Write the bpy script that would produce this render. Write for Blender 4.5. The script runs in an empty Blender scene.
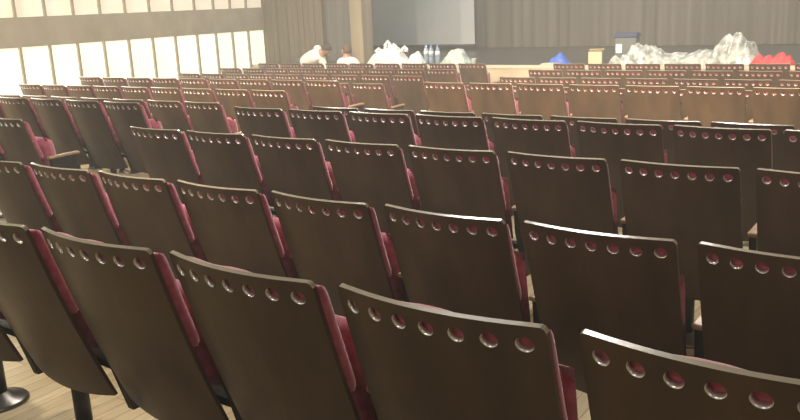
import bpy, bmesh, math, random
from mathutils import Vector, Matrix, noise
random.seed(7)
SC = bpy.context.scene
COL = SC.collection
CZ = 1.44                                   # camera height over the nearest floor

# ---------------------------------------------------------------- materials
def mat(name, color, rough=.6, metal=0, spec=.5, emit=None, estr=0, coat=0, trans=0, alpha=1):
    m = bpy.data.materials.new(name); m.use_nodes = True
    b = m.node_tree.nodes['Principled BSDF']
    b.inputs['Base Color'].default_value = (*color, 1)
    b.inputs['Roughness'].default_value = rough
    b.inputs['Metallic'].default_value = metal
    b.inputs['Specular IOR Level'].default_value = spec
    b.inputs['Coat Weight'].default_value = coat
    b.inputs['Coat Roughness'].default_value = .15
    b.inputs['Transmission Weight'].default_value = trans
    b.inputs['Alpha'].default_value = alpha
    if emit:
        b.inputs['Emission Color'].default_value = (*emit, 1)
        b.inputs['Emission Strength'].default_value = estr
    return m

def noisy(m, c1, c2, scale=(4, 4, 4), detail=6, coords='Object', lo=.35, hi=.65, bump=0, rnd=0, key='Base Color', nscale=1.0):
    nt = m.node_tree; N = nt.nodes; L = nt.links
    b = N['Principled BSDF']
    tc = N.new('ShaderNodeTexCoord'); mp = N.new('ShaderNodeMapping'); mp.inputs['Scale'].default_value = scale
    nz = N.new('ShaderNodeTexNoise'); nz.inputs['Detail'].default_value = detail; nz.inputs['Scale'].default_value = nscale
    cr = N.new('ShaderNodeValToRGB')
    cr.color_ramp.elements[0].position = lo; cr.color_ramp.elements[1].position = hi
    cr.color_ramp.elements[0].color = (*c1, 1); cr.color_ramp.elements[1].color = (*c2, 1)
    if rnd:
        oi = N.new('ShaderNodeObjectInfo'); vm = N.new('ShaderNodeVectorMath'); vm.operation = 'SCALE'
        cb = N.new('ShaderNodeCombineXYZ'); mu = N.new('ShaderNodeMath'); mu.operation = 'MULTIPLY'; mu.inputs[1].default_value = 37
        L.new(oi.outputs['Random'], mu.inputs[0])
        for k in range(3): L.new(mu.outputs[0], cb.inputs[k])
        L.new(cb.outputs[0], mp.inputs['Location'])
    L.new(tc.outputs[coords], mp.inputs['Vector']); L.new(mp.outputs[0], nz.inputs['Vector'])
    L.new(nz.outputs['Fac'], cr.inputs['Fac']); L.new(cr.outputs[0], b.inputs[key])
    if bump:
        bp = N.new('ShaderNodeBump'); bp.inputs['Strength'].default_value = bump; bp.inputs['Distance'].default_value = .01
        L.new(nz.outputs['Fac'], bp.inputs['Height']); L.new(bp.outputs[0], b.inputs['Normal'])
    return m

M = {}
M['panel'] = noisy(mat('brown_veneer', (.1, .06, .035), .38, spec=.5), (.054, .032, .017), (.090, .054, .028), (9, 9, 1.2), rnd=1)
M['edge'] = mat('plywood_edge', (.38, .33, .24), .25, spec=.9, coat=1)
M['eyelet'] = mat('polished_hole_rim', (.85, .82, .78), .3, metal=.8)
M['red'] = noisy(mat('red_velour', (.3, .035, .06), .8), (.36, .06, .10), (.50, .11, .16), (30, 30, 30))
M['red'].node_tree.nodes['Principled BSDF'].inputs['Sheen Weight'].default_value = .5
M['arm'] = noisy(mat('light_armrest_wood', (.42, .27, .14), .35, coat=.3), (.36, .22, .11), (.48, .32, .18), (4, 30, 30))
M['steel'] = mat('dark_painted_steel', (.03, .027, .025), .4, metal=.4)
M['base'] = mat('worn_steel_base', (.16, .15, .13), .3, metal=.8)
M['cream'] = noisy(mat('cream_stage_front', (.5, .44, .33), .6), (.44, .38, .27), (.58, .52, .40), (3, 3, 3))
M['stage'] = noisy(mat('stage_floor_dark', (.05, .052, .05), .35), (.040, .043, .042), (.07, .075, .072), (2, 9, 2))
M['stage_edge'] = mat('stage_nosing', (.6, .55, .45), .4)
M['wall'] = noisy(mat('taupe_wall', (.2, .18, .14), .8), (.33, .30, .235), (.42, .385, .30), (3, 3, 2))
M['ceil'] = mat('ceiling_paint', (.35, .33, .3), .9)
M['mull'] = mat('grey_mullion', (.36, .34, .27), .6)
M['winlow'] = noisy(mat('sunlit_blind_lower', (.8, .78, .68), .6, emit=(1, .97, .82), estr=1.0), (1, .93, .68), (1, .99, .86), (1, .8, .8), key='Emission Color')  # left-wall panels with emission of their own, stronger in the lower strip
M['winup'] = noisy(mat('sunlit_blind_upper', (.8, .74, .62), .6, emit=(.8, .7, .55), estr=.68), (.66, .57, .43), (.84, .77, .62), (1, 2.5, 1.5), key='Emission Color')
M['curtain'] = noisy(mat('brown_stage_curtain', (.13, .11, .085), .85), (.085, .073, .056), (.14, .122, .097), (5, 5, .25))
M['curtain_b'] = noisy(mat('slate_curtain', (.1, .105, .105), .85), (.10, .105, .105), (.15, .155, .15), (6, 6, .3))
M['wingw'] = noisy(mat('brown_wing_panel', (.16, .135, .10), .7), (.13, .11, .08), (.195, .165, .125), (7, 7, .3))
M['pilaster'] = noisy(mat('tan_pilaster', (.28, .24, .17), .7), (.27, .23, .155), (.36, .31, .22), (7, 7, .3))
M['screen'] = noisy(mat('grey_screen', (.28, .3, .29), .6), (.52, .56, .56), (.62, .66, .64), (.8, .8, .8))
M['batten'] = mat('black_batten', (.02, .02, .02), .5)
M['bag'] = mat('white_bag_plastic', (.86, .88, .86), .45)
M['tbag'] = noisy(mat('greenish_bag_plastic', (.6, .7, .63), .3, alpha=.9), (.40, .50, .45), (.78, .86, .79), (14, 14, 14))
M['film'] = noisy(mat('clear_plastic_film', (.75, .78, .74), .15, spec=1, alpha=.72), (.30, .33, .31), (.72, .76, .72), (9, 9, 9), detail=8, lo=.38, hi=.58)
M['bottle'] = mat('blue_tinted_bottle', (.45, .6, .78), .12, trans=.45)
M['cap'] = mat('blue_cap', (.1, .25, .6), .4)
M['blabel'] = mat('bottle_wrap', (.75, .82, .9), .5)
M['blue'] = mat('blue_plastic', (.03, .12, .55), .45)
M['creambox'] = mat('cream_card', (.72, .62, .4), .6)
M['darkbox'] = mat('dark_box_card', (.12, .14, .15), .5)
M['navy'] = mat('navy_plastic', (.03, .05, .13), .35)
M['white'] = mat('white_paper', (.85, .86, .82), .6)
M['redcloth'] = noisy(mat('red_cloth', (.62, .05, .06), .8), (.5, .03, .045), (.75, .09, .10), (12, 12, 12))
M['skin'] = mat('skin', (.5, .3, .22), .6)
M['hair'] = mat('dark_hair', (.05, .04, .032), .7)
M['hairb'] = mat('brown_hair', (.11, .07, .045), .7)
M['shirt'] = mat('white_shirt', (.88, .9, .86), .75)
M['trouser'] = mat('grey_trousers', (.1, .1, .1), .8)
M['lamp'] = mat('lamp_glow', (.9, .9, .85), .5, emit=(1, .93, .8), estr=6)

# plank floor, boards running towards the stage (Y)
def floor_mat():
    m = mat('wood_plank_floor', (.5, .4, .25), .4)
    nt = m.node_tree; N = nt.nodes; L = nt.links; b = N['Principled BSDF']
    tc = N.new('ShaderNodeTexCoord'); mp = N.new('ShaderNodeMapping'); mp.inputs['Rotation'].default_value = (0, 0, math.pi/2)
    br = N.new('ShaderNodeTexBrick'); br.inputs['Scale'].default_value = 1
    br.inputs['Brick Width'].default_value = 1.3; br.inputs['Row Height'].default_value = .07
    br.inputs['Mortar Size'].default_value = .0018; br.offset = .37
    br.inputs['Color1'].default_value = (.60, .49, .30, 1); br.inputs['Color2'].default_value = (.47, .37, .22, 1)
    br.inputs['Mortar'].default_value = (.20, .14, .08, 1)
    mp2 = N.new('ShaderNodeMapping'); mp2.inputs['Scale'].default_value = (22, 1.3, 1)
    nz = N.new('ShaderNodeTexNoise'); nz.inputs['Detail'].default_value = 6
    mx = N.new('ShaderNodeMix'); mx.data_type = 'RGBA'; mx.blend_type = 'MULTIPLY'; mx.inputs['Factor'].default_value = .55
    cr = N.new('ShaderNodeValToRGB'); cr.color_ramp.elements[0].color = (.55, .5, .42, 1); cr.color_ramp.elements[0].position = .3; cr.color_ramp.elements[1].position = .6
    L.new(tc.outputs['Object'], mp.inputs['Vector']); L.new(mp.outputs[0], br.inputs['Vector'])
    L.new(tc.outputs['Object'], mp2.inputs['Vector']); L.new(mp2.outputs[0], nz.inputs['Vector']); L.new(nz.outputs['Fac'], cr.inputs['Fac'])
    L.new(br.outputs['Color'], mx.inputs['A']); L.new(cr.outputs[0], mx.inputs['B']); L.new(mx.outputs['Result'], b.inputs['Base Color'])
    return m
M['floor'] = floor_mat()

# ---------------------------------------------------------------- mesh helpers
def bm_new(): return bmesh.new()
def box(bm, x0, x1, y0, y1, z0, z1, mi=0):
    vs = [bm.verts.new(p) for p in [(x0,y0,z0),(x1,y0,z0),(x1,y1,z0),(x0,y1,z0),(x0,y0,z1),(x1,y0,z1),(x1,y1,z1),(x0,y1,z1)]]
    for q in [(3,2,1,0),(4,5,6,7),(0,1,5,4),(1,2,6,5),(2,3,7,6),(3,0,4,7)]:
        f = bm.faces.new([vs[i] for i in q]); f.material_index = mi
    return vs
def lathe(bm, prof, cx=0, cy=0, seg=20, mi=0):
    rings = []
    for r, z in prof:
        rings.append([bm.verts.new((cx+r*math.cos(2*math.pi*k/seg), cy+r*math.sin(2*math.pi*k/seg), z)) for k in range(seg)])
    for a, b in zip(rings, rings[1:]):
        for k in range(seg):
            f = bm.faces.new((a[k], a[(k+1)%seg], b[(k+1)%seg], b[k])); f.material_index = mi; f.smooth = True
    bm.faces.new(list(reversed(rings[0]))).material_index = mi; bm.faces.new(rings[-1]).material_index = mi
def tube(bm, pts, r, seg=10, closed_ends=True):
    pts = [Vector(p) for p in pts]; rings = []
    for i, p in enumerate(pts):
        d = (pts[min(i+1, len(pts)-1)] - pts[max(i-1, 0)]).normalized()
        a = d.orthogonal().normalized(); b = d.cross(a)
        if rings:
            pa = prev; a = (pa - d*pa.dot(d)).normalized(); b = d.cross(a)
        prev = a
        rr = r[i] if isinstance(r, (list, tuple)) else r
        rings.append([bm.verts.new(p + rr*(math.cos(2*math.pi*k/seg)*a + math.sin(2*math.pi*k/seg)*b)) for k in range(seg)])
    for u, v in zip(rings, rings[1:]):
        for k in range(seg):
            f = bm.faces.new((u[k], u[(k+1)%seg], v[(k+1)%seg], v[k])); f.smooth = True
    bm.faces.new(list(reversed(rings[0]))); bm.faces.new(rings[-1])
def obj(name, bm, mats, parent=None, bevel=0, smooth=False, loc=None):
    bmesh.ops.recalc_face_normals(bm, faces=bm.faces)
    me = bpy.data.meshes.new(name); bm.to_mesh(me); bm.free()
    for m in (mats if isinstance(mats, (list, tuple)) else [mats]): me.materials.append(M[m])
    if smooth:
        for p in me.polygons: p.use_smooth = True
    o = bpy.data.objects.new(name, me); COL.objects.link(o)
    if parent: o.parent = parent
    if loc: o.location = loc
    if bevel:
        b = o.modifiers.new('bevel', 'BEVEL'); b.width = bevel; b.segments = 2; b.limit_method = 'ANGLE'
    return o
def thing(name, label, cat, loc, rotz=0, group=None):
    o = bpy.data.objects.new(name, None); COL.objects.link(o); o.empty_display_size = .1
    o.location = loc; o.rotation_euler = (0, 0, rotz)
    tag(o, label, cat, group); return o
def tag(o, label, cat, group=None):
    o['label'] = label; o['category'] = cat
    if group: o['group'] = group
    return o
def struct(name, bm, mats, label=None, **k):
    o = obj(name, bm, mats, **k); o['kind'] = 'structure'
    if label: o['label'] = label
    return o

# ---------------------------------------------------------------- camera
YAW, PITCH, ROLL = math.radians(35.215), math.radians(13.873), math.radians(-2.69)
FPX = 828.0
F = Vector((-math.sin(YAW)*math.cos(PITCH), math.cos(YAW)*math.cos(PITCH), -math.sin(PITCH)))
R = Vector((math.cos(YAW), math.sin(YAW), 0)); U = R.cross(F)
R2 = R*math.cos(ROLL) + U*math.sin(ROLL); U2 = -R*math.sin(ROLL) + U*math.cos(ROLL)
cam = bpy.data.cameras.new('camera'); co = bpy.data.objects.new('camera', cam); COL.objects.link(co)
mw = Matrix((R2, U2, -F)).transposed().to_4x4(); mw.translation = Vector((0, 0, CZ)); co.matrix_world = mw
cam.sensor_width = 36; cam.lens = FPX/800*36; cam.clip_start = .05; cam.clip_end = 100
SC.camera = co
def in_view(x, y, z, pad=15):
    q = Vector((x, y, z-CZ)); d = q.dot(F)
    if d <= .1: return False
    u = 400+FPX*q.dot(R2)/d; v = 210-FPX*q.dot(U2)/d
    return -pad < u < 800+pad and -pad < v < 420+pad

# ---------------------------------------------------------------- room
XL, XR, YB, YC = -12.3, 7.0, -4.0, 12.86
YS, ZS = 12.43, .39                         # stage front edge and height
YCUR = 17.15
TIER = {1: 0.0, 2: -.112, 3: -.112, 4: -.112, 5: -.23, 6: -.23, 7: -.23, 8: -.369, 9: -.369, 10: -.369, 11: -.369}
ROWY = {1: 1.291, 2: 2.305, 3: 3.403, 4: 4.424, 5: 5.385, 6: 6.405, 7: 7.428, 8: 8.45, 9: 9.474, 10: 10.497, 11: 11.52}
steps = [(YB, 2.16, 0), (2.16, 5.25, -.112), (5.25, 8.3, -.23), (8.3, YS, -.369)]
bm = bm_new()
for y0, y1, z in steps: box(bm, XL, XR, y0, y1, -.6, z)
struct('floor', bm, 'floor')
bm = bm_new(); box(bm, XL-1.5, XR+.2, YB-.2, 19.2, 4.6, 4.8); struct('ceiling', bm, 'ceil')
bm = bm_new(); box(bm, XL-.25, XL-.05, YB, YC, -.6, 4.6)
box(bm, XL-.06, XL+.012, YB, YC, CZ-.368, CZ+.09)      # the plain band between the two strips of glowing panels
box(bm, XL-.06, XL+.012, YB, YC, 3.9, 4.6); box(bm, XL-.06, XL+.012, YB, YC, -.6, -.12)
struct('wall_left', bm, 'wall', 'taupe wall band between two strips of bright window panels')
bm = bm_new(); box(bm, XR, XR+.2, YB, 19, -.6, 4.6); struct('wall_right', bm, 'wall')
bm = bm_new(); box(bm, XL-.2, XR+.2, YB-.2, YB, -.6, 4.6); struct('wall_back', bm, 'wall')
bm = bm_new(); box(bm, XL-1.5, XR+.2, 19, 19.2, -.6, 4.6); struct('wall_front', bm, 'wall')
bm = bm_new(); box(bm, XL-1.5, XL-1.3, YC, 19.0, -.6, 4.6); struct('wall_stage_left', bm, 'wall')

MY = [YC, 12.38, 11.94, 11.50, 11.02, 10.49, 9.97, 9.45, 8.94, 8.43, 7.92, 7.41]
while MY[-1] > -3.2: MY.append(MY[-1]-.52)
n = 0
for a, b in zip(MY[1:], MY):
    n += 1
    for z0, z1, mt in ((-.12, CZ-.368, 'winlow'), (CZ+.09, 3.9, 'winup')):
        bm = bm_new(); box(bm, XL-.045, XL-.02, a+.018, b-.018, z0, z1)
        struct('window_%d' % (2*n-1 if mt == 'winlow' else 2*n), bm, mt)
for i, y in enumerate(MY[1:]):
    bm = bm_new()
    box(bm, XL-.05, XL+.02, y-.02, y+.02, -.12, CZ-.368); box(bm, XL-.05, XL+.02, y-.02, y+.02, CZ+.09, 3.9)
    struct('trim_%d' % (i+1), bm, 'mull')

# stage: dark top, pale front, light nosing
bm = bm_new(); box(bm, XL-1.3, XR, YS+.03, 19, -.6, ZS); struct('floor_stage', bm, 'stage', 'dark stage floor')
bm = bm_new(); box(bm, XL, XR, YS, YS+.03, -.6, ZS-.045)
struct('wall_stage_front', bm, 'cream', 'cream front face of the stage')
bm = bm_new(); box(bm, XL, XR, YS-.015, YS+.06, ZS-.045, ZS+.006); struct('trim_stage', bm, 'stage_edge', 'pale nosing along stage edge')

def pleats(x0, x1, y, z0, z1, wave=.16, amp=.05, seed=0, th=.012):
    bm = bm_new(); rnd = random.Random(seed); n = int((x1-x0)/.025); rows_ = []
    for s in (0, th):
        rr = []
        for i in range(n+1):
            x = x0+(x1-x0)*i/n
            ph = 2*math.pi*x/wave + 1.7*noise.noise(Vector((x*1.3, seed, 0)))*2
            a = amp*(.6+.4*noise.noise(Vector((x*2, 5+seed, 0))))
            rr.append([bm.verts.new((x, y+a*math.sin(ph)+s, z)) for z in (z0, (z0+z1)/2, z1)])
        rows_.append(rr)
    for rr in rows_:
        for a, b in zip(rr, rr[1:]):
            for k in range(2):
                f = bm.faces.new((a[k], b[k], b[k+1], a[k+1])); f.smooth = True
    for a, b in zip(rows_[0], rows_[1]): pass
    return bm

o = obj('stage_curtain', pleats(-10.4, 6.9, YCUR, ZS+.01, 4.55, .3, .05, 3), 'curtain')
tag(o, 'brown pleated backdrop curtain hanging across the rear of the stage', 'curtain')
o = obj('side_curtain', pleats(-10.74, -10.02, 12.95, ZS+.01, 4.55, .2, .03, 9), 'curtain_b')
tag(o, 'slate grey curtain strip beside the tan pilaster left of the screen', 'curtain')
bm = bm_new(); box(bm, XL-.05, -10.74, YC, YC+.14, ZS+.007, 4.6)
for k in range(11):
    x = XL+.08+k*.142; box(bm, x-.012, x+.012, YC-.012, YC, ZS+.007, 4.6)
struct('wall_wing', bm, 'wingw', 'brown panelled wing wall left of the stage')
bm = bm_new(); box(bm, -10.02, -9.74, YC-.02, YC+.3, ZS+.007, 4.6)
struct('wall_pilaster', bm, 'pilaster', 'tan pilaster at the left of the stage opening')
t = thing('projection_screen', 'large pale grey projection screen hanging over the stage', 'screen', (-10.75, 16.5, 0))
bm = bm_new(); box(bm, -2.0, 1.37, -.004, .004, CZ-.93, 4.2); obj('screen_fabric', bm, 'screen', t)
bm = bm_new(); tube(bm, [(-2.03, 0, CZ-.945), (1.4, 0, CZ-.945)], .028); obj('bottom_bar', bm, 'batten', t)
bm = bm_new(); tube(bm, [(-1.95, 0, 4.25), (1.42, 0, 4.25)], .07); obj('roller_case', bm, 'batten', t)
bm = bm_new()
for x in (-1.5, 1.1): tube(bm, [(x, 0, 4.3), (x, 0, 4.62)], .012)
obj('hanger', bm, 'batten', t)

# ---------------------------------------------------------------- the theatre seat
W = .494; HT = .864; LEN = .665; DY, DZ = .21/.645, -.61/.645
SAG = .037
def surf(s, t, off=0, sag=SAG):
    """s across (-W/2..W/2), t down the back from the top edge, off forward of the rear face"""
    k = 1-(2*s/W)**2
    belly = .012*math.sin(math.pi*min(max(t/LEN, 0), 1))
    return Vector((s, DY*t - sag*k - belly + off*(-DZ), HT + DZ*t + off*DY*.0 + off*.33))
def panel_bm():
    bm = bm_new(); th = .012; r = .015
    hs = .068; hr = .0180; ht = .044; half = hs/2; nh = 7
    x0 = -nh*half
    def place(s, t, off):
        d = W/2-abs(s)
        if d < r:
            c = r-math.sqrt(max(r*r-(r-d)**2, 0)); t = max(t, c) if t < .021 else t
        # bottom edge bows down in the middle
        t2 = t + .022*(1-(2*s/W)**2)*(max(t, 0)/LEN)**3
        return surf(s, t2, off)
    cache = {}
    def V(s, t, l):
        k = (round(s, 5), round(t, 5), l)
        if k not in cache: cache[k] = bm.verts.new(place(s, t, th*l))
        return cache[k]
    tb = ht+half*.92; tt = ht-half*.92
    cols = [-W/2, -W/2+.004, -W/2+.010] + [x0+k*hs/2 for k in range(2*nh+1) if True] + [W/2-.010, W/2-.004, W/2]
    cols = sorted(set(round(c, 5) for c in cols))
    # drop columns that coincide with margins too tightly
    rowt = [0, .004, tt]
    def quad(s0, s1, t0, t1):
        for l in (0, 1):
            vs = [V(s0,t0,l), V(s1,t0,l), V(s1,t1,l), V(s0,t1,l)]
            try: bm.faces.new(vs)
            except ValueError: pass
    for a, b in zip(cols, cols[1:]):
        for c, d in zip(rowt, rowt[1:]): quad(a, b, c, d)
        lows = [tb, .12, .2, .3, .4, .5, .6, LEN]
        for c, d in zip(lows, lows[1:]): quad(a, b, c, d)
    xl = round(x0, 5)
    for a, b in zip(cols, cols[1:]):
        if b <= xl+1e-6 or a >= -xl-1e-6:
            for c, d in ((tt, ht), (ht, tb)): quad(a, b, c, d)
    # hole cells
    for k in range(nh):
        cx = x0+hs*(k+.5)
        sq = [(-1,-1),(0,-1),(1,-1),(1,0),(1,1),(0,1),(-1,1),(-1,0)]
        outer = [(round(cx+half*i, 5), ht if j == 0 else (tt if j < 0 else tb)) for i, j in sq]
        inner = []
        for i in range(16):
            a = -3*math.pi/4 + 2*math.pi*i/16
            inner.append((cx+hr*math.cos(a), ht+hr*math.sin(a)))
        rings = {}
        for l in (0, 1):
            kk = 1 if l == 0 else .86; iv = [bm.verts.new(place(cx+(s-cx)*kk, ht+(t-ht)*kk, th*l)) for s, t in inner]; rings[l] = iv
            ov = []
            for s, t in outer:
                s = min(cols, key=lambda c: abs(c-s)); ov.append(V(s, t, l))
            for i in range(8):
                j = (i+1) % 8
                try: bm.faces.new((ov[i], ov[j], iv[(2*i+2) % 16], iv[2*i+1], iv[2*i]))
                except ValueError: pass
        for i in range(16):
            j = (i+1) % 16
            f = bm.faces.new((rings[0][i], rings[0][j], rings[1][j], rings[1][i])); f.material_index = 2; f.smooth = True
    # rim: join boundary edges of the two sheets
    def rim(pts, mi=0):
        for (a, b) in zip(pts, pts[1:]):
            f = bm.faces.new((V(*a, 0), V(*b, 0), V(*b, 1), V(*a, 1))); f.material_index = mi
    rim([(c, 0) for c in cols], 1)
    rim([(c, LEN) for c in cols])
    allt = [0, .004, tt, ht, tb, .12, .2, .3, .4, .5, .6, LEN]
    rim([(-W/2, t) for t in allt]); rim([(W/2, t) for t in allt])
    bmesh.ops.recalc_face_normals(bm, faces=bm.faces)
    return bm
def pillow_grid(fn, ns, nt, closed=True):
    """closed skin from fn(i/ns, j/nt, side)"""
    bm = bm_new(); g = {}
    for side in (0, 1):
        for i in range(ns+1):
            for j in range(nt+1):
                edge = i in (0, ns) or j in (0, nt)
                if side == 1 and edge: g[i, j, 1] = g[i, j, 0]; continue
                g[i, j, side] = bm.verts.new(fn(i/ns, j/nt, side, edge))
        for i in range(ns):
            for j in range(nt):
                vs = [g[i,j,side], g[i+1,j,side], g[i+1,j+1,side], g[i,j+1,side]]
                if len(set(vs)) >= 3:
                    f = bm.faces.new(vs); f.smooth = True
    return bm
def cushion_bm():
    def fn(a, b, side, edge):
        a = (1-math.cos(math.pi*a))/2; b = (1-math.cos(math.pi*b))/2
        s = (a-.5)*.470
        e = max(0, 1-abs(2*a-1)**10)**.5 * max(0, 1-abs(2*b-1)**10)**.5
        if edge: off = .040
        elif side == 0: off = .030-.016*e
        else: off = .046 + .030*e
        t0 = .023 + (off-.013)*.50 - .012*math.exp(-((a-.45)/.15)**2)*min(1, off/.05)
        return surf(s, t0 + b*(.345-t0), off)
    return pillow_grid(fn, 16, 14)
def seat_fold_bm():
    def fn(a, b, side, edge):
        s = (a-.5)*.430
        z = .70 - .33*b; yb = .135 + .05*b
        e = (1-abs(2*a-1)**10)**.5 * (1-abs(2*b-1)**10)**.5
        mid = yb+.06
        y = mid if edge else (mid-.06*e if side == 0 else mid+.07*e)
        return Vector((s, y, z))
    return pillow_grid(fn, 10, 10)
def seat_open_bm():
    def fn(a, b, side, edge):
        s = (a-.5)*.455; y = .17+.40*b; z = .42 + .02*b
        e = (1-abs(2*a-1)**6)**.5 * (1-abs(2*b-1)**6)**.5
        return Vector((s, y, z if edge else (z-.05*e if side == 0 else z+.05*e)))
    return pillow_grid(fn, 10, 10)
def arm_bm(x):
    bm = bm_new(); P = [(.15, .553), (.28, .557), (.41, .559)]
    for (y0, z0), (y1, z1) in zip(P, P[1:]):
        vs = [bm.verts.new(p) for p in [(x-.022,y0,z0-.010),(x+.022,y0,z0-.010),(x+.022,y1,z1-.010),(x-.022,y1,z1-.010),(x-.022,y0,z0+.010),(x+.022,y0,z0+.010),(x+.022,y1,z1+.010),(x-.022,y1,z1+.010)]]
        for q in [(3,2,1,0),(4,5,6,7),(0,1,5,4),(1,2,6,5),(2,3,7,6),(3,0,4,7)]: bm.faces.new([vs[i] for i in q])
    bmesh.ops.remove_doubles(bm, verts=bm.verts, dist=.0001)
    return bm
def bracket_bm(x):
    bm = bm_new()
    pr = [(.165, .546), (.38, .548), (.37, .44), (.35, .30), (.33, .18), (.25, .18), (.205, .34), (.175, .44)]
    a = [bm.verts.new((x-.015, y, z)) for y, z in pr]; b = [bm.verts.new((x+.015, y, z)) for y, z in pr]
    bm.faces.new(a); bm.faces.new(list(reversed(b)))
    for i in range(len(pr)):
        j = (i+1) % len(pr); bm.faces.new((a[i], b[i], b[j], a[j]))
    return bm
def make_seat(openseat=False, left_arm=False):
    t = bpy.data.objects.new('theatre_seat', None); COL.objects.link(t); t.empty_display_size = .1
    obj('back_panel', panel_bm(), ['panel', 'edge', 'eyelet'], t)
    c = obj('back_cushion', cushion_bm(), 'red', t)
    obj('seat_cushion', seat_open_bm() if openseat else seat_fold_bm(), 'red', t)
    for x in ([-.275] if left_arm else []) + [.275]:
        a = obj('armrest', arm_bm(x), 'arm', t, bevel=.006)
        obj('bracket', bracket_bm(x), 'steel', a)
    bm = bm_new(); box(bm, -.252, .275, .215, .265, .33, .355); obj('crossbar', bm, 'steel', t)
    bm = bm_new(); tube(bm, [(0, .235, .02), (0, .235, .335)], .029, 14); obj('post', bm, 'steel', t)
    bm = bm_new(); lathe(bm, [(.105, 0), (.105, .008), (.095, .018), (.05, .026), (.032, .045)], 0, .235, 24); obj('base', bm, 'base', t)
    return t
def dup(root):
    r = root.copy(); COL.objects.link(r)
    for ch in list(root.children):
        c = ch.copy(); COL.objects.link(c); c.parent = r
        for g in list(ch.children):
            d = g.copy(); COL.objects.link(d); d.parent = c
    return r
protos = {}
def get_seat(key):
    if key not in protos:
        protos[key] = make_seat(*key); return protos[key]
    return dup(protos[key])
ORD = ['zeroth','first','second','third','fourth','fifth','sixth','seventh','eighth','ninth','tenth','eleventh','twelfth','thirteenth','fourteenth']
ROWN = {1: 'nearest row', 2: 'second row', 3: 'third row', 4: 'fourth row', 5: 'fifth row', 6: 'sixth row', 7: 'seventh row',
        8: 'eighth row', 9: 'ninth row', 10: 'tenth row', 11: 'last row by the stage'}
LEFTR = {3: -5.76, 4: -5.72, 5: -5.80, 6: -5.908, 7: -6.025, 8: -6.14, 9: -6.225, 10: -6.31, 11: -6.37}
MIDL = {1: -2.73, 2: -4.455, 3: -4.535, 4: -4.618, 5: -4.669, 7: -4.861, 8: -4.95, 9: -5.04, 10: -5.13, 11: -5.23}
PITCH_ = .55
people_seats = {(11, 5)}
nseat = 0
for k in range(1, 12):
    y = ROWY[k]; z = TIER[k]
    row = []
    if k in LEFTR:
        nmax = 9 if k >= 6 else 14
        for i in range(nmax):
            cx = LEFTR[k] - W/2 - i*PITCH_
            row.append(('L', i, cx, i == nmax-1))
    if k in MIDL:
        for i in range(-2 if k == 1 else 0, 14):
            row.append(('M', i, MIDL[k] + W/2 + i*PITCH_, i == 0 and k > 1))
    vis = []
    for blk, i, cx, end in row:
        pts = [(cx+sx, y+dy, z+zz) for sx in (-W/2, 0, W/2) for dy, zz in ((0, HT), (.07, .66), (.14, .45), (.235, .02))]
        if k > 1: pts = [p for p in pts if p[2]-z > .4]
        if any(in_view(*p, pad=2) for p in pts) and cx < XR-.5: vis.append((blk, i, cx, end))
    for blk, i, cx, end in vis:
        o = get_seat(((k, i) in people_seats and blk == 'L', end))
        o.location = (cx-(.012 if k == 1 else .004), y, z); o.rotation_euler = (0, 0, math.radians(-1.6+random.uniform(-1.2, 1.2)))
        if blk == 'L':
            if k in (3, 4, 5, 6, 7, 8) and i == 0:
                lab = 'brown folding seat ending %s at the aisle, folded red cushion showing, left block' % ('the '+ROWN[k])
            else:
                lab = 'brown folding seat, %s left of the aisle, in the %s' % (ORD[i+1], ROWN[k])
        else:
            if k == 1:
                nm = {-2: 'at the bottom left corner of the photo, mostly cut off', -1: 'whose post and round foot show at lower left', 0: 'with a thin post on the lit floor, at the left edge',
                      1: 'second of the four large backs, steeply seen at left', 2: 'left of the centre, wide red gap on its right', 3: 'large and dark at bottom centre', 4: 'largest, at the bottom right corner'}
                lab = 'nearest-row brown seat back ' + {-2: 'cut off at the far left edge', -1: 'above the round steel foot, lower left', 0: 'above the post on the lit floor, left',
                      1: 'steeply angled, second from left', 2: 'left of centre, wide red gap at its right', 3: 'dark, at bottom centre', 4: 'cut off by the bottom right corner'}.get(i, 'beyond the bottom right corner')
            elif k == 2:
                lab = 'brown folding seat, %s from the left edge in the second row' % ORD[i+1]
            else:
                lab = 'brown folding seat, %s right of the aisle, in the %s' % (ORD[i+1], ROWN[k])
        tag(o, lab, 'seat', 'folding seats in the ' + ROWN[k])
        nseat += 1
print('SEATS', nseat)

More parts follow.
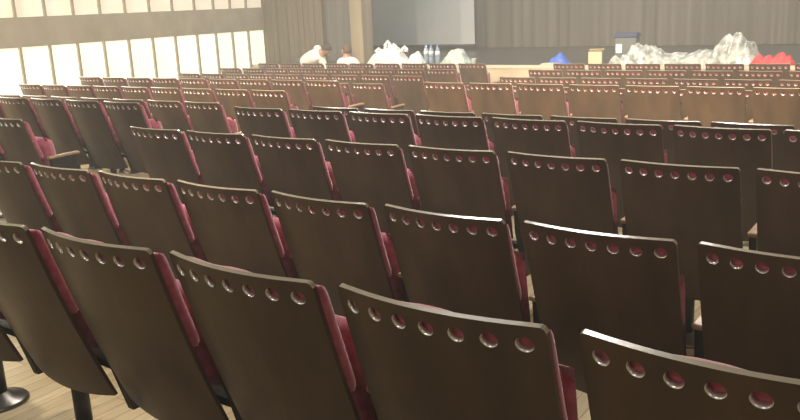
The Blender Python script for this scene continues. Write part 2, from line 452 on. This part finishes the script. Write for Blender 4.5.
# ---------------------------------------------------------------- people in the last row
def skin_obj(name, verts, edges, radii, m, parent, root=0, levels=2):
    me = bpy.data.meshes.new(name); me.from_pydata([Vector(v) for v in verts], edges, []); me.materials.append(M[m])
    o = bpy.data.objects.new(name, me); COL.objects.link(o); o.parent = parent
    s = o.modifiers.new('skin', 'SKIN'); s.use_smooth_shade = True
    for i, r in enumerate(radii):
        sv = me.skin_vertices[0].data[i]; sv.radius = (r, r) if not isinstance(r, tuple) else r; sv.use_root = (i == root)
    sub = o.modifiers.new('sub', 'SUBSURF'); sub.levels = levels; sub.render_levels = levels
    return o
def person(label, loc, lean, hair, turn, hz=.47):
    """seated figure. local +Y = towards the stage, origin on the floor below the hips. lean = vector hips->neck"""
    t = thing('person', label, 'person', loc)
    hip = Vector((0, 0, hz)); stand = hz > .6; neck = hip + Vector(lean)
    chest = hip.lerp(neck, .72) + Vector((0, -.03, .02)); waist = hip.lerp(neck, .35) + Vector((0, -.03, .01))
    up = (neck-chest).normalized()
    ld = Vector(lean).normalized(); hd = (ld*.55 + Vector((0, 0, .8))).normalized()
    if Vector(lean).z < .3: hd = (ld + Vector((0, 0, .15))).normalized()
    hc = neck + hd*.13
    side = Vector((1, 0, 0)) - ld*ld.x; side.normalize()
    shL, shR = neck - side*.17 - ld*.05, neck + side*.17 - ld*.05
    kn = [Vector((-.13, .40, .46)), Vector((.13, .40, .46))] if not stand else [Vector((-.12, .10, .44)), Vector((.13, .12, .44))]; ay = 0 if stand else .38; an = [Vector((-.13, ay, .09)), Vector((.13, ay, .09))]
    toe = [Vector((-.14, ay+.14, .04)), Vector((.14, ay+.14, .04))]
    elL = shL + Vector((-.06, .12, -.24)); elR = shR + Vector((.04, .14, -.24))
    wrL = Vector((-.10, .38, .58)); wrR = Vector((.10, .38, .58))
    if stand: elL = shL+Vector((.02, .06, -.26)); elR = shR+Vector((.05, .04, -.25)); wrL = elL+Vector((.10, .03, -.20)); wrR = elR+Vector((.12, .03, -.19))
    V = [hip, waist, chest, neck, neck+hd*.05, shL, elL, wrL, shR, elR, wrR,
         hip+Vector((-.09, .02, 0)), kn[0], an[0], toe[0], hip+Vector((.09, .02, 0)), kn[1], an[1], toe[1]]
    E_ = [(0,1),(1,2),(2,3),(3,4),(3,5),(5,6),(6,7),(3,8),(8,9),(9,10),(0,11),(11,12),(12,13),(13,14),(0,15),(15,16),(16,17),(17,18)]
    rad = [.12, .11, .12, .06, .055, .055, .042, .028, .055, .042, .028, .08, .06, .042, .035, .08, .06, .042, .035]
    # head as extra chain
    n0 = len(V); V += [hc-hd*.03, hc+hd*.05]; E_ += [(4, n0), (n0, n0+1)]; rad += [(.072, .085), (.068, .08)]
    # hands: palm and five fingers each
    for w, sgn in ((7, 1), (10, -1)):
        p = V[w]; pi = len(V); V.append(p+Vector((0, .07, -.015))); E_.append((w, pi)); rad.append(.028)
        for f in range(4):
            b = p+Vector((sgn*(-.027+.018*f), .10, -.018)); l = (.03, .036, .034, .026)[f]
            q = len(V); V += [b, b+Vector((0, l, -.012)), b+Vector((0, l*1.5, -.035))]; E_ += [(pi, q), (q, q+1), (q+1, q+2)]; rad += [.010, .009, .008]
        b = p+Vector((sgn*.035, .05, -.01)); q = len(V); V += [b, b+Vector((sgn*.012, .035, -.015))]; E_ += [(pi, q), (q, q+1)]; rad += [.011, .009]
    skin_obj('body', V, E_, rad, 'skin', t)
    # shirt: torso and sleeves
    TV = [hip, waist, chest, neck-ld*.035, shL, shL.lerp(elL, .9), shR, shR.lerp(elR, .9)]
    skin_obj('shirt', TV, [(0,1),(1,2),(2,3),(3,4),(4,5),(3,6),(6,7)], [.15, .145, .155, .085, .078, .062, .078, .062], 'shirt', t)
    PV = [hip+Vector((0,0,-.02)), V[11], kn[0], an[0], V[15], kn[1], an[1]]
    skin_obj('trousers', PV, [(0,1),(1,2),(2,3),(0,4),(4,5),(5,6)], [.13, .095, .075, .055, .095, .075, .055], 'trouser', t)
    bm = bm_new()
    for x in (-.135, .135): tube(bm, [(x, ay-.05, .05), (x, ay+.06, .05), (x*1.05, ay+.19, .035)], [.045, .045, .03])
    obj('shoes', bm, 'batten', t)
    # hair cap, ears, nose
    face = Vector(turn).normalized()
    bm = bm_new(); bmesh.ops.create_icosphere(bm, subdivisions=3, radius=1)
    zax = hd; yax = (face-zax*face.dot(zax)).normalized(); xax = yax.cross(zax)
    kill = []
    for v in bm.verts:
        c = v.co.copy()
        if c.y > .35 and c.z < .45 or c.z < -.55: kill.append(v)
        r = .001*0+1+.05*noise.noise(c*4)
        v.co = hc + zax*.025 + (xax*c.x*.083 + yax*(c.y*.098-.012) + zax*c.z*.112)*r
    bmesh.ops.delete(bm, geom=kill, context='VERTS')
    h = obj('hair', bm, hair, t, smooth=True); so = h.modifiers.new('thick', 'SOLIDIFY'); so.thickness = .012
    bm = bm_new(); fp = hc + yax*.082
    tube(bm, [fp+zax*.02, fp+yax*.022-zax*.02, fp-zax*.035], [.006, .013, .008])
    for s in (-1, 1):
        e = hc + xax*s*.08; tube(bm, [e+zax*.03, e+xax*s*.012, e-zax*.03], [.008, .014, .008])
    obj('nose_and_ears', bm, 'skin', t)
    bm = bm_new()
    for s in (-1, 1):
        e = hc+yax*.078+xax*s*.03+zax*.012; tube(bm, [e-xax*.012, e+xax*.012], [.007, .007])
    tube(bm, [hc+yax*.08-xax*.022-zax*.055, hc+yax*.086-zax*.055, hc+yax*.08+xax*.022-zax*.055], .005)
    obj('eyes_and_mouth', bm, 'hair', t)
    return t
z11 = TIER[11]
person('person in white shirt bending forward to the right, back arched', (-10.62, 12.08, z11), (.47, .0, .20), 'hair', (1, .2, -.4), .80)
person('person in white shirt sitting upright, short brown hair, turned left', (-9.28, 11.52+.22, z11), (-.02, .02, .46), 'hairb', (-1, .3, 0))

# ---------------------------------------------------------------- things lying on the stage edge
def heap(w, d, h, seed, lumps, fold=3.0, amp=.25, nx=46, ny=18):
    """crumpled heap w x d x h, closed underneath; lumps = [(pos 0..1, height 0..1, width)]"""
    bm = bm_new(); top = {}; bot = {}
    for i in range(nx+1):
        for j in range(ny+1):
            a, b = i/nx, j/ny
            e = max(0, 1-abs(2*a-1)**6)**.5 * max(0, 1-abs(2*b-1)**2.4)**.6
            base = max([hh*math.exp(-((a-p)/ww)**2) for p, hh, ww in lumps])
            x = (a-.5)*w; y = (b-.5)*d
            nz = noise.noise(Vector((x*fold*3, y*fold*3, seed)))*.6 + abs(noise.noise(Vector((x*fold*9, y*fold*9, seed+3))))*.6
            z = max(.004, h*e*(base*(1+amp*nz)))
            x += .02*noise.noise(Vector((x*9, y*9, seed+8))); y += .03*noise.noise(Vector((x*9, y*9, seed+11)))
            top[i, j] = bm.verts.new((x, y, z))
            if i in (0, nx) or j in (0, ny): bot[i, j] = bm.verts.new((x, y, 0))
    for i in range(nx):
        for j in range(ny):
            f = bm.faces.new((top[i,j], top[i+1,j], top[i+1,j+1], top[i,j+1])); f.smooth = False
    ring = [(i, 0) for i in range(nx)] + [(nx, j) for j in range(ny)] + [(i, ny) for i in range(nx, 0, -1)] + [(0, j) for j in range(ny, 0, -1)]
    for a, b in zip(ring, ring[1:]+ring[:1]): bm.faces.new((top[a], top[b], bot[b], bot[a]))
    bm.faces.new([bot[a] for a in ring])
    return bm
def at_px(u, y):                             # point on the stage floor seen in column u at depth y
    from math import isclose
    best = None
    lo, hi = -14.0, 6.0
    for _ in range(40):
        m_ = (lo+hi)/2; q = Vector((m_, y, ZS-CZ)); uu = 400+FPX*q.dot(R2)/q.dot(F)
        if uu < u: lo = m_
        else: hi = m_
    return (lo+hi)/2
YI = 12.85
def bag(u, w, h, seed, label, m='bag', handles=True, y=YI, group=None):
    t = thing('plastic_bag', label, 'bag', (at_px(u, y), y, ZS), 0, group)
    obj('bag_body', heap(w, w*.6, h, seed, [(.3, .8, .3), (.6, 1, .3)], 3, .35, 26, 16), m, t)
    if handles:
        for s, k in ((-.32, .82), (-.05, 1.22), (.12, 1.05), (.42, .9)):
            bm = bm_new()
            pts = [(w*s-.045, 0, h*.7), (w*s-.05, .01, h*(.95*k)), (w*s, .02, h*(1.12*k)), (w*s+.05, .01, h*(.98*k)), (w*s+.04, 0, h*.7)]
            tube(bm, pts, [.045, .034, .026, .034, .045], 8)
            obj('handle', bm, m, t)
    return t
bag(390, .80, .30, 1, 'large white plastic bag with upright handles, beside the pilaster on stage')
bag(416.5, .34, .20, 5, 'small white plastic bag between the large bag and the bottles', handles=False)
bag(457, .52, .27, 9, 'pale green translucent bag just right of the water bottles', 'tbag', handles=False)
o = obj('paper_cup', (lambda b: (lathe(b, [(.035, 0), (.045, .09), (.05, .095)], 0, 0, 16), b)[1])(bm_new()), 'white', loc=(at_px(474, YI-.15), YI-.15, ZS)); tag(o, 'small white cup at the right end of the bags on stage', 'cup')
def bottle(u, y, h, label):
    t = thing('water_bottle', label, 'bottle', (at_px(u, y), y, ZS), 0, 'water bottles on the stage edge')
    bm = bm_new(); lathe(bm, [(.034, 0), (.043, .012), (.043, h*.30), (.038, h*.36), (.043, h*.42), (.043, h*.68), (.03, h*.80), (.016, h*.90), (.016, h*.94)], 0, 0, 18); obj('bottle_body', bm, 'bottle', t)
    bm = bm_new(); lathe(bm, [(.019, h*.93), (.019, h), (.016, h*1.005)], 0, 0, 14); obj('cap', bm, 'cap', t)
    bm = bm_new(); lathe(bm, [(.0445, h*.44), (.0445, h*.66)], 0, 0, 18); obj('wrap', bm, 'blabel', t)
bottle(426.5, YI+.1, .34, 'clear water bottle, leftmost of the three, by the small white bag')
bottle(431.5, YI, .33, 'clear water bottle, middle one of the three on the stage edge')
bottle(438.0, YI-.02, .33, 'blue tinted water bottle, rightmost of the three')
# loose paper, blue bag, cream cup
bm = bm_new(); box(bm, -.13, .13, -.10, .10, 0, .012); box(bm, -.11, .10, -.09, .085, .012, .02)
o = obj('paper_sheets', bm, 'stage_edge', loc=(at_px(550, 12.6), 12.6, ZS+.007)); tag(o, 'flat pale paper lying at the stage edge beside the blue item', 'paper')
bm = heap(.32, .22, .17, 14, [(.55, 1, .3), (.2, .6, .2)], 3, .4, 18, 12)
o = obj('blue_bag', bm, 'blue', loc=(at_px(560, YI), YI, ZS)); tag(o, 'small crumpled blue bag on the stage edge', 'bag')
t = thing('cream_carton', 'small cream carton with open flap, between blue bag and plastic film', 'box', (at_px(595, YI), YI, ZS), .3)
bm = bm_new(); box(bm, -.10, .11, -.08, .08, 0, .19); obj('carton_body', bm, 'creambox', t, bevel=.006)
bm = bm_new(); vs = [bm.verts.new(p) for p in [(-.10,-.08,.19),(.11,-.08,.19),(.15,-.15,.235),(-.07,-.15,.235),(-.10,-.075,.193),(.11,-.075,.193),(.15,-.148,.24),(-.07,-.148,.24)]]
for q in [(0,1,2,3),(7,6,5,4),(0,4,5,1),(1,5,6,2),(2,6,7,3),(3,7,4,0)]: bm.faces.new([vs[i] for i in q])
obj('flap', bm, 'creambox', t)
t = thing('storage_box', 'dark box with navy lid and white label, wrapped in clear film', 'box', (at_px(627, YI+.5), YI+.5, ZS), .1)
bm = bm_new(); box(bm, -.17, .17, -.12, .12, 0, .38); obj('box_body', bm, 'darkbox', t, bevel=.01)
bm = bm_new(); box(bm, -.185, .185, -.135, .135, .38, .45); obj('lid', bm, 'navy', t, bevel=.012)
bm = bm_new(); box(bm, -.155, -.055, -.126, -.1205, .14, .28); obj('label_sheet', bm, 'white', t)
x0, x1 = at_px(626, YI), at_px(759, YI)
bm = heap(x1-x0, .62, .42, 21, [(.05, .90, .10), (.17, .62, .15), (.38, .36, .22), (.6, .46, .2), (.77, .92, .11), (.85, 1.0, .10), (.93, .85, .10)], 1.6, .38, 100, 28)
o = obj('plastic_sheeting', bm, 'film', loc=((x0+x1)/2, YI+.08, ZS)); tag(o, 'long crumpled heap of clear plastic sheeting along the stage edge', 'plastic sheet')
bm = heap(.40, .16, .15, 33, [(.2, .85, .3), (.6, .9, .3)], 2.5, .5, 26, 14)
o = obj('plastic_wrap', bm, 'film', loc=(at_px(621, 12.50), 12.53, ZS+.008)); tag(o, 'clear film wrap crumpled in front of the dark storage box', 'plastic sheet')
# red cloth, one end hanging over the edge
x0, x1 = at_px(748, YI-.3), at_px(791, YI-.3)
bm = heap(x1-x0, .24, .175, 41, [(.18, .80, .16), (.42, .72, .2), (.70, 1.0, .2), (.9, .8, .14)], 2.0, .3, 44, 18)
o = obj('red_cloth', bm, 'redcloth', loc=((x0+x1)/2+.03, 12.56, ZS+.008)); tag(o, 'crumpled bright red cloth at the right end of the stage edge', 'cloth')

# ---------------------------------------------------------------- light
def area(name, loc, target, size, power, color, sizey=None, spread=180):
    l = bpy.data.lights.new(name, 'AREA'); l.energy = power; l.color = color; l.shape = 'RECTANGLE'; l.size = size; l.size_y = sizey or size
    l.spread = math.radians(spread)
    o = bpy.data.objects.new(name, l); COL.objects.link(o); o.location = loc
    o.rotation_euler = (Vector(target)-Vector(loc)).to_track_quat('-Z', 'Y').to_euler(); return o
def spot(name, loc, target, power, color, ang, blend=.8, r=.15):
    l = bpy.data.lights.new(name, 'SPOT'); l.energy = power; l.color = color; l.spot_size = math.radians(ang); l.spot_blend = blend; l.shadow_soft_size = r
    o = bpy.data.objects.new(name, l); COL.objects.link(o); o.location = loc
    o.rotation_euler = (Vector(target)-Vector(loc)).to_track_quat('-Z', 'Y').to_euler(); return o
WARM = (1, .87, .70)
for x, y in ((-9.8, -.4), (-6, 2.6), (-2, 3.0), (2.2, 3.0)):
    spot('stage_spot', (x, y, 4.3), (x-.6, y+7.6, -.2), 4500, (1, .80, .58), 56, .8)  # added unseen spots that brighten the backs of the far rows
for x in (-8.5, -2.5, 3):
    area('house_light', (x, 9.6, 4.5), (x, 9.6, 0), 1.2, 170, (1, .93, .82))  # added fill over the front rows, brighter towards the stage
area('middle_house_light', (-3.0, 4.4, 4.5), (-3.0, 4.4, 0), 1.4, 230, (1, .97, .92))  # overhead fill added for highlights on the seats' top edges
for x in (-7, -1.5, 4):
    area('rear_house_light', (x, -2.6, 4.4), (x, 2.5, 0), 1.0, 66, (1, .96, .82))  # fill added behind the camera for the back panels and their holes
area('stage_wash', (-4, 13.3, 4.4), (-4.5, 17.2, 1.2), 9, 340, (.92, .97, 1), .6)  # added fill, no fixture there: brightens screen and rear curtain
area('window_glow', (XL+.3, 6.0, 1.9), (0, 5.0, .2), 6, 160, (1, .95, .82), 2.4)  # area lamp in front of the glowing left panels
spot('floor_spot', (-3.3, 1.72, 4.35), (-3.0, 1.72, 0), 420, WARM, 34, .6)  # added overhead fill brightening the floor around the nearest seats
w = bpy.data.worlds.new('world'); SC.world = w; w.use_nodes = True
w.node_tree.nodes['Background'].inputs[0].default_value = (.5, .48, .42, 1); w.node_tree.nodes['Background'].inputs[1].default_value = .05
vn = w.node_tree.nodes.new('ShaderNodeVolumePrincipled'); vn.inputs['Density'].default_value = .018; vn.inputs['Color'].default_value = (.95, .95, .9, 1)
w.node_tree.links.new(vn.outputs[0], w.node_tree.nodes['World Output'].inputs['Volume'])
SC.view_settings.view_transform = 'Standard'; SC.view_settings.look = 'None'; SC.view_settings.gamma = 1
SC.view_settings.use_curve_mapping = False
SC.view_settings.exposure = 0
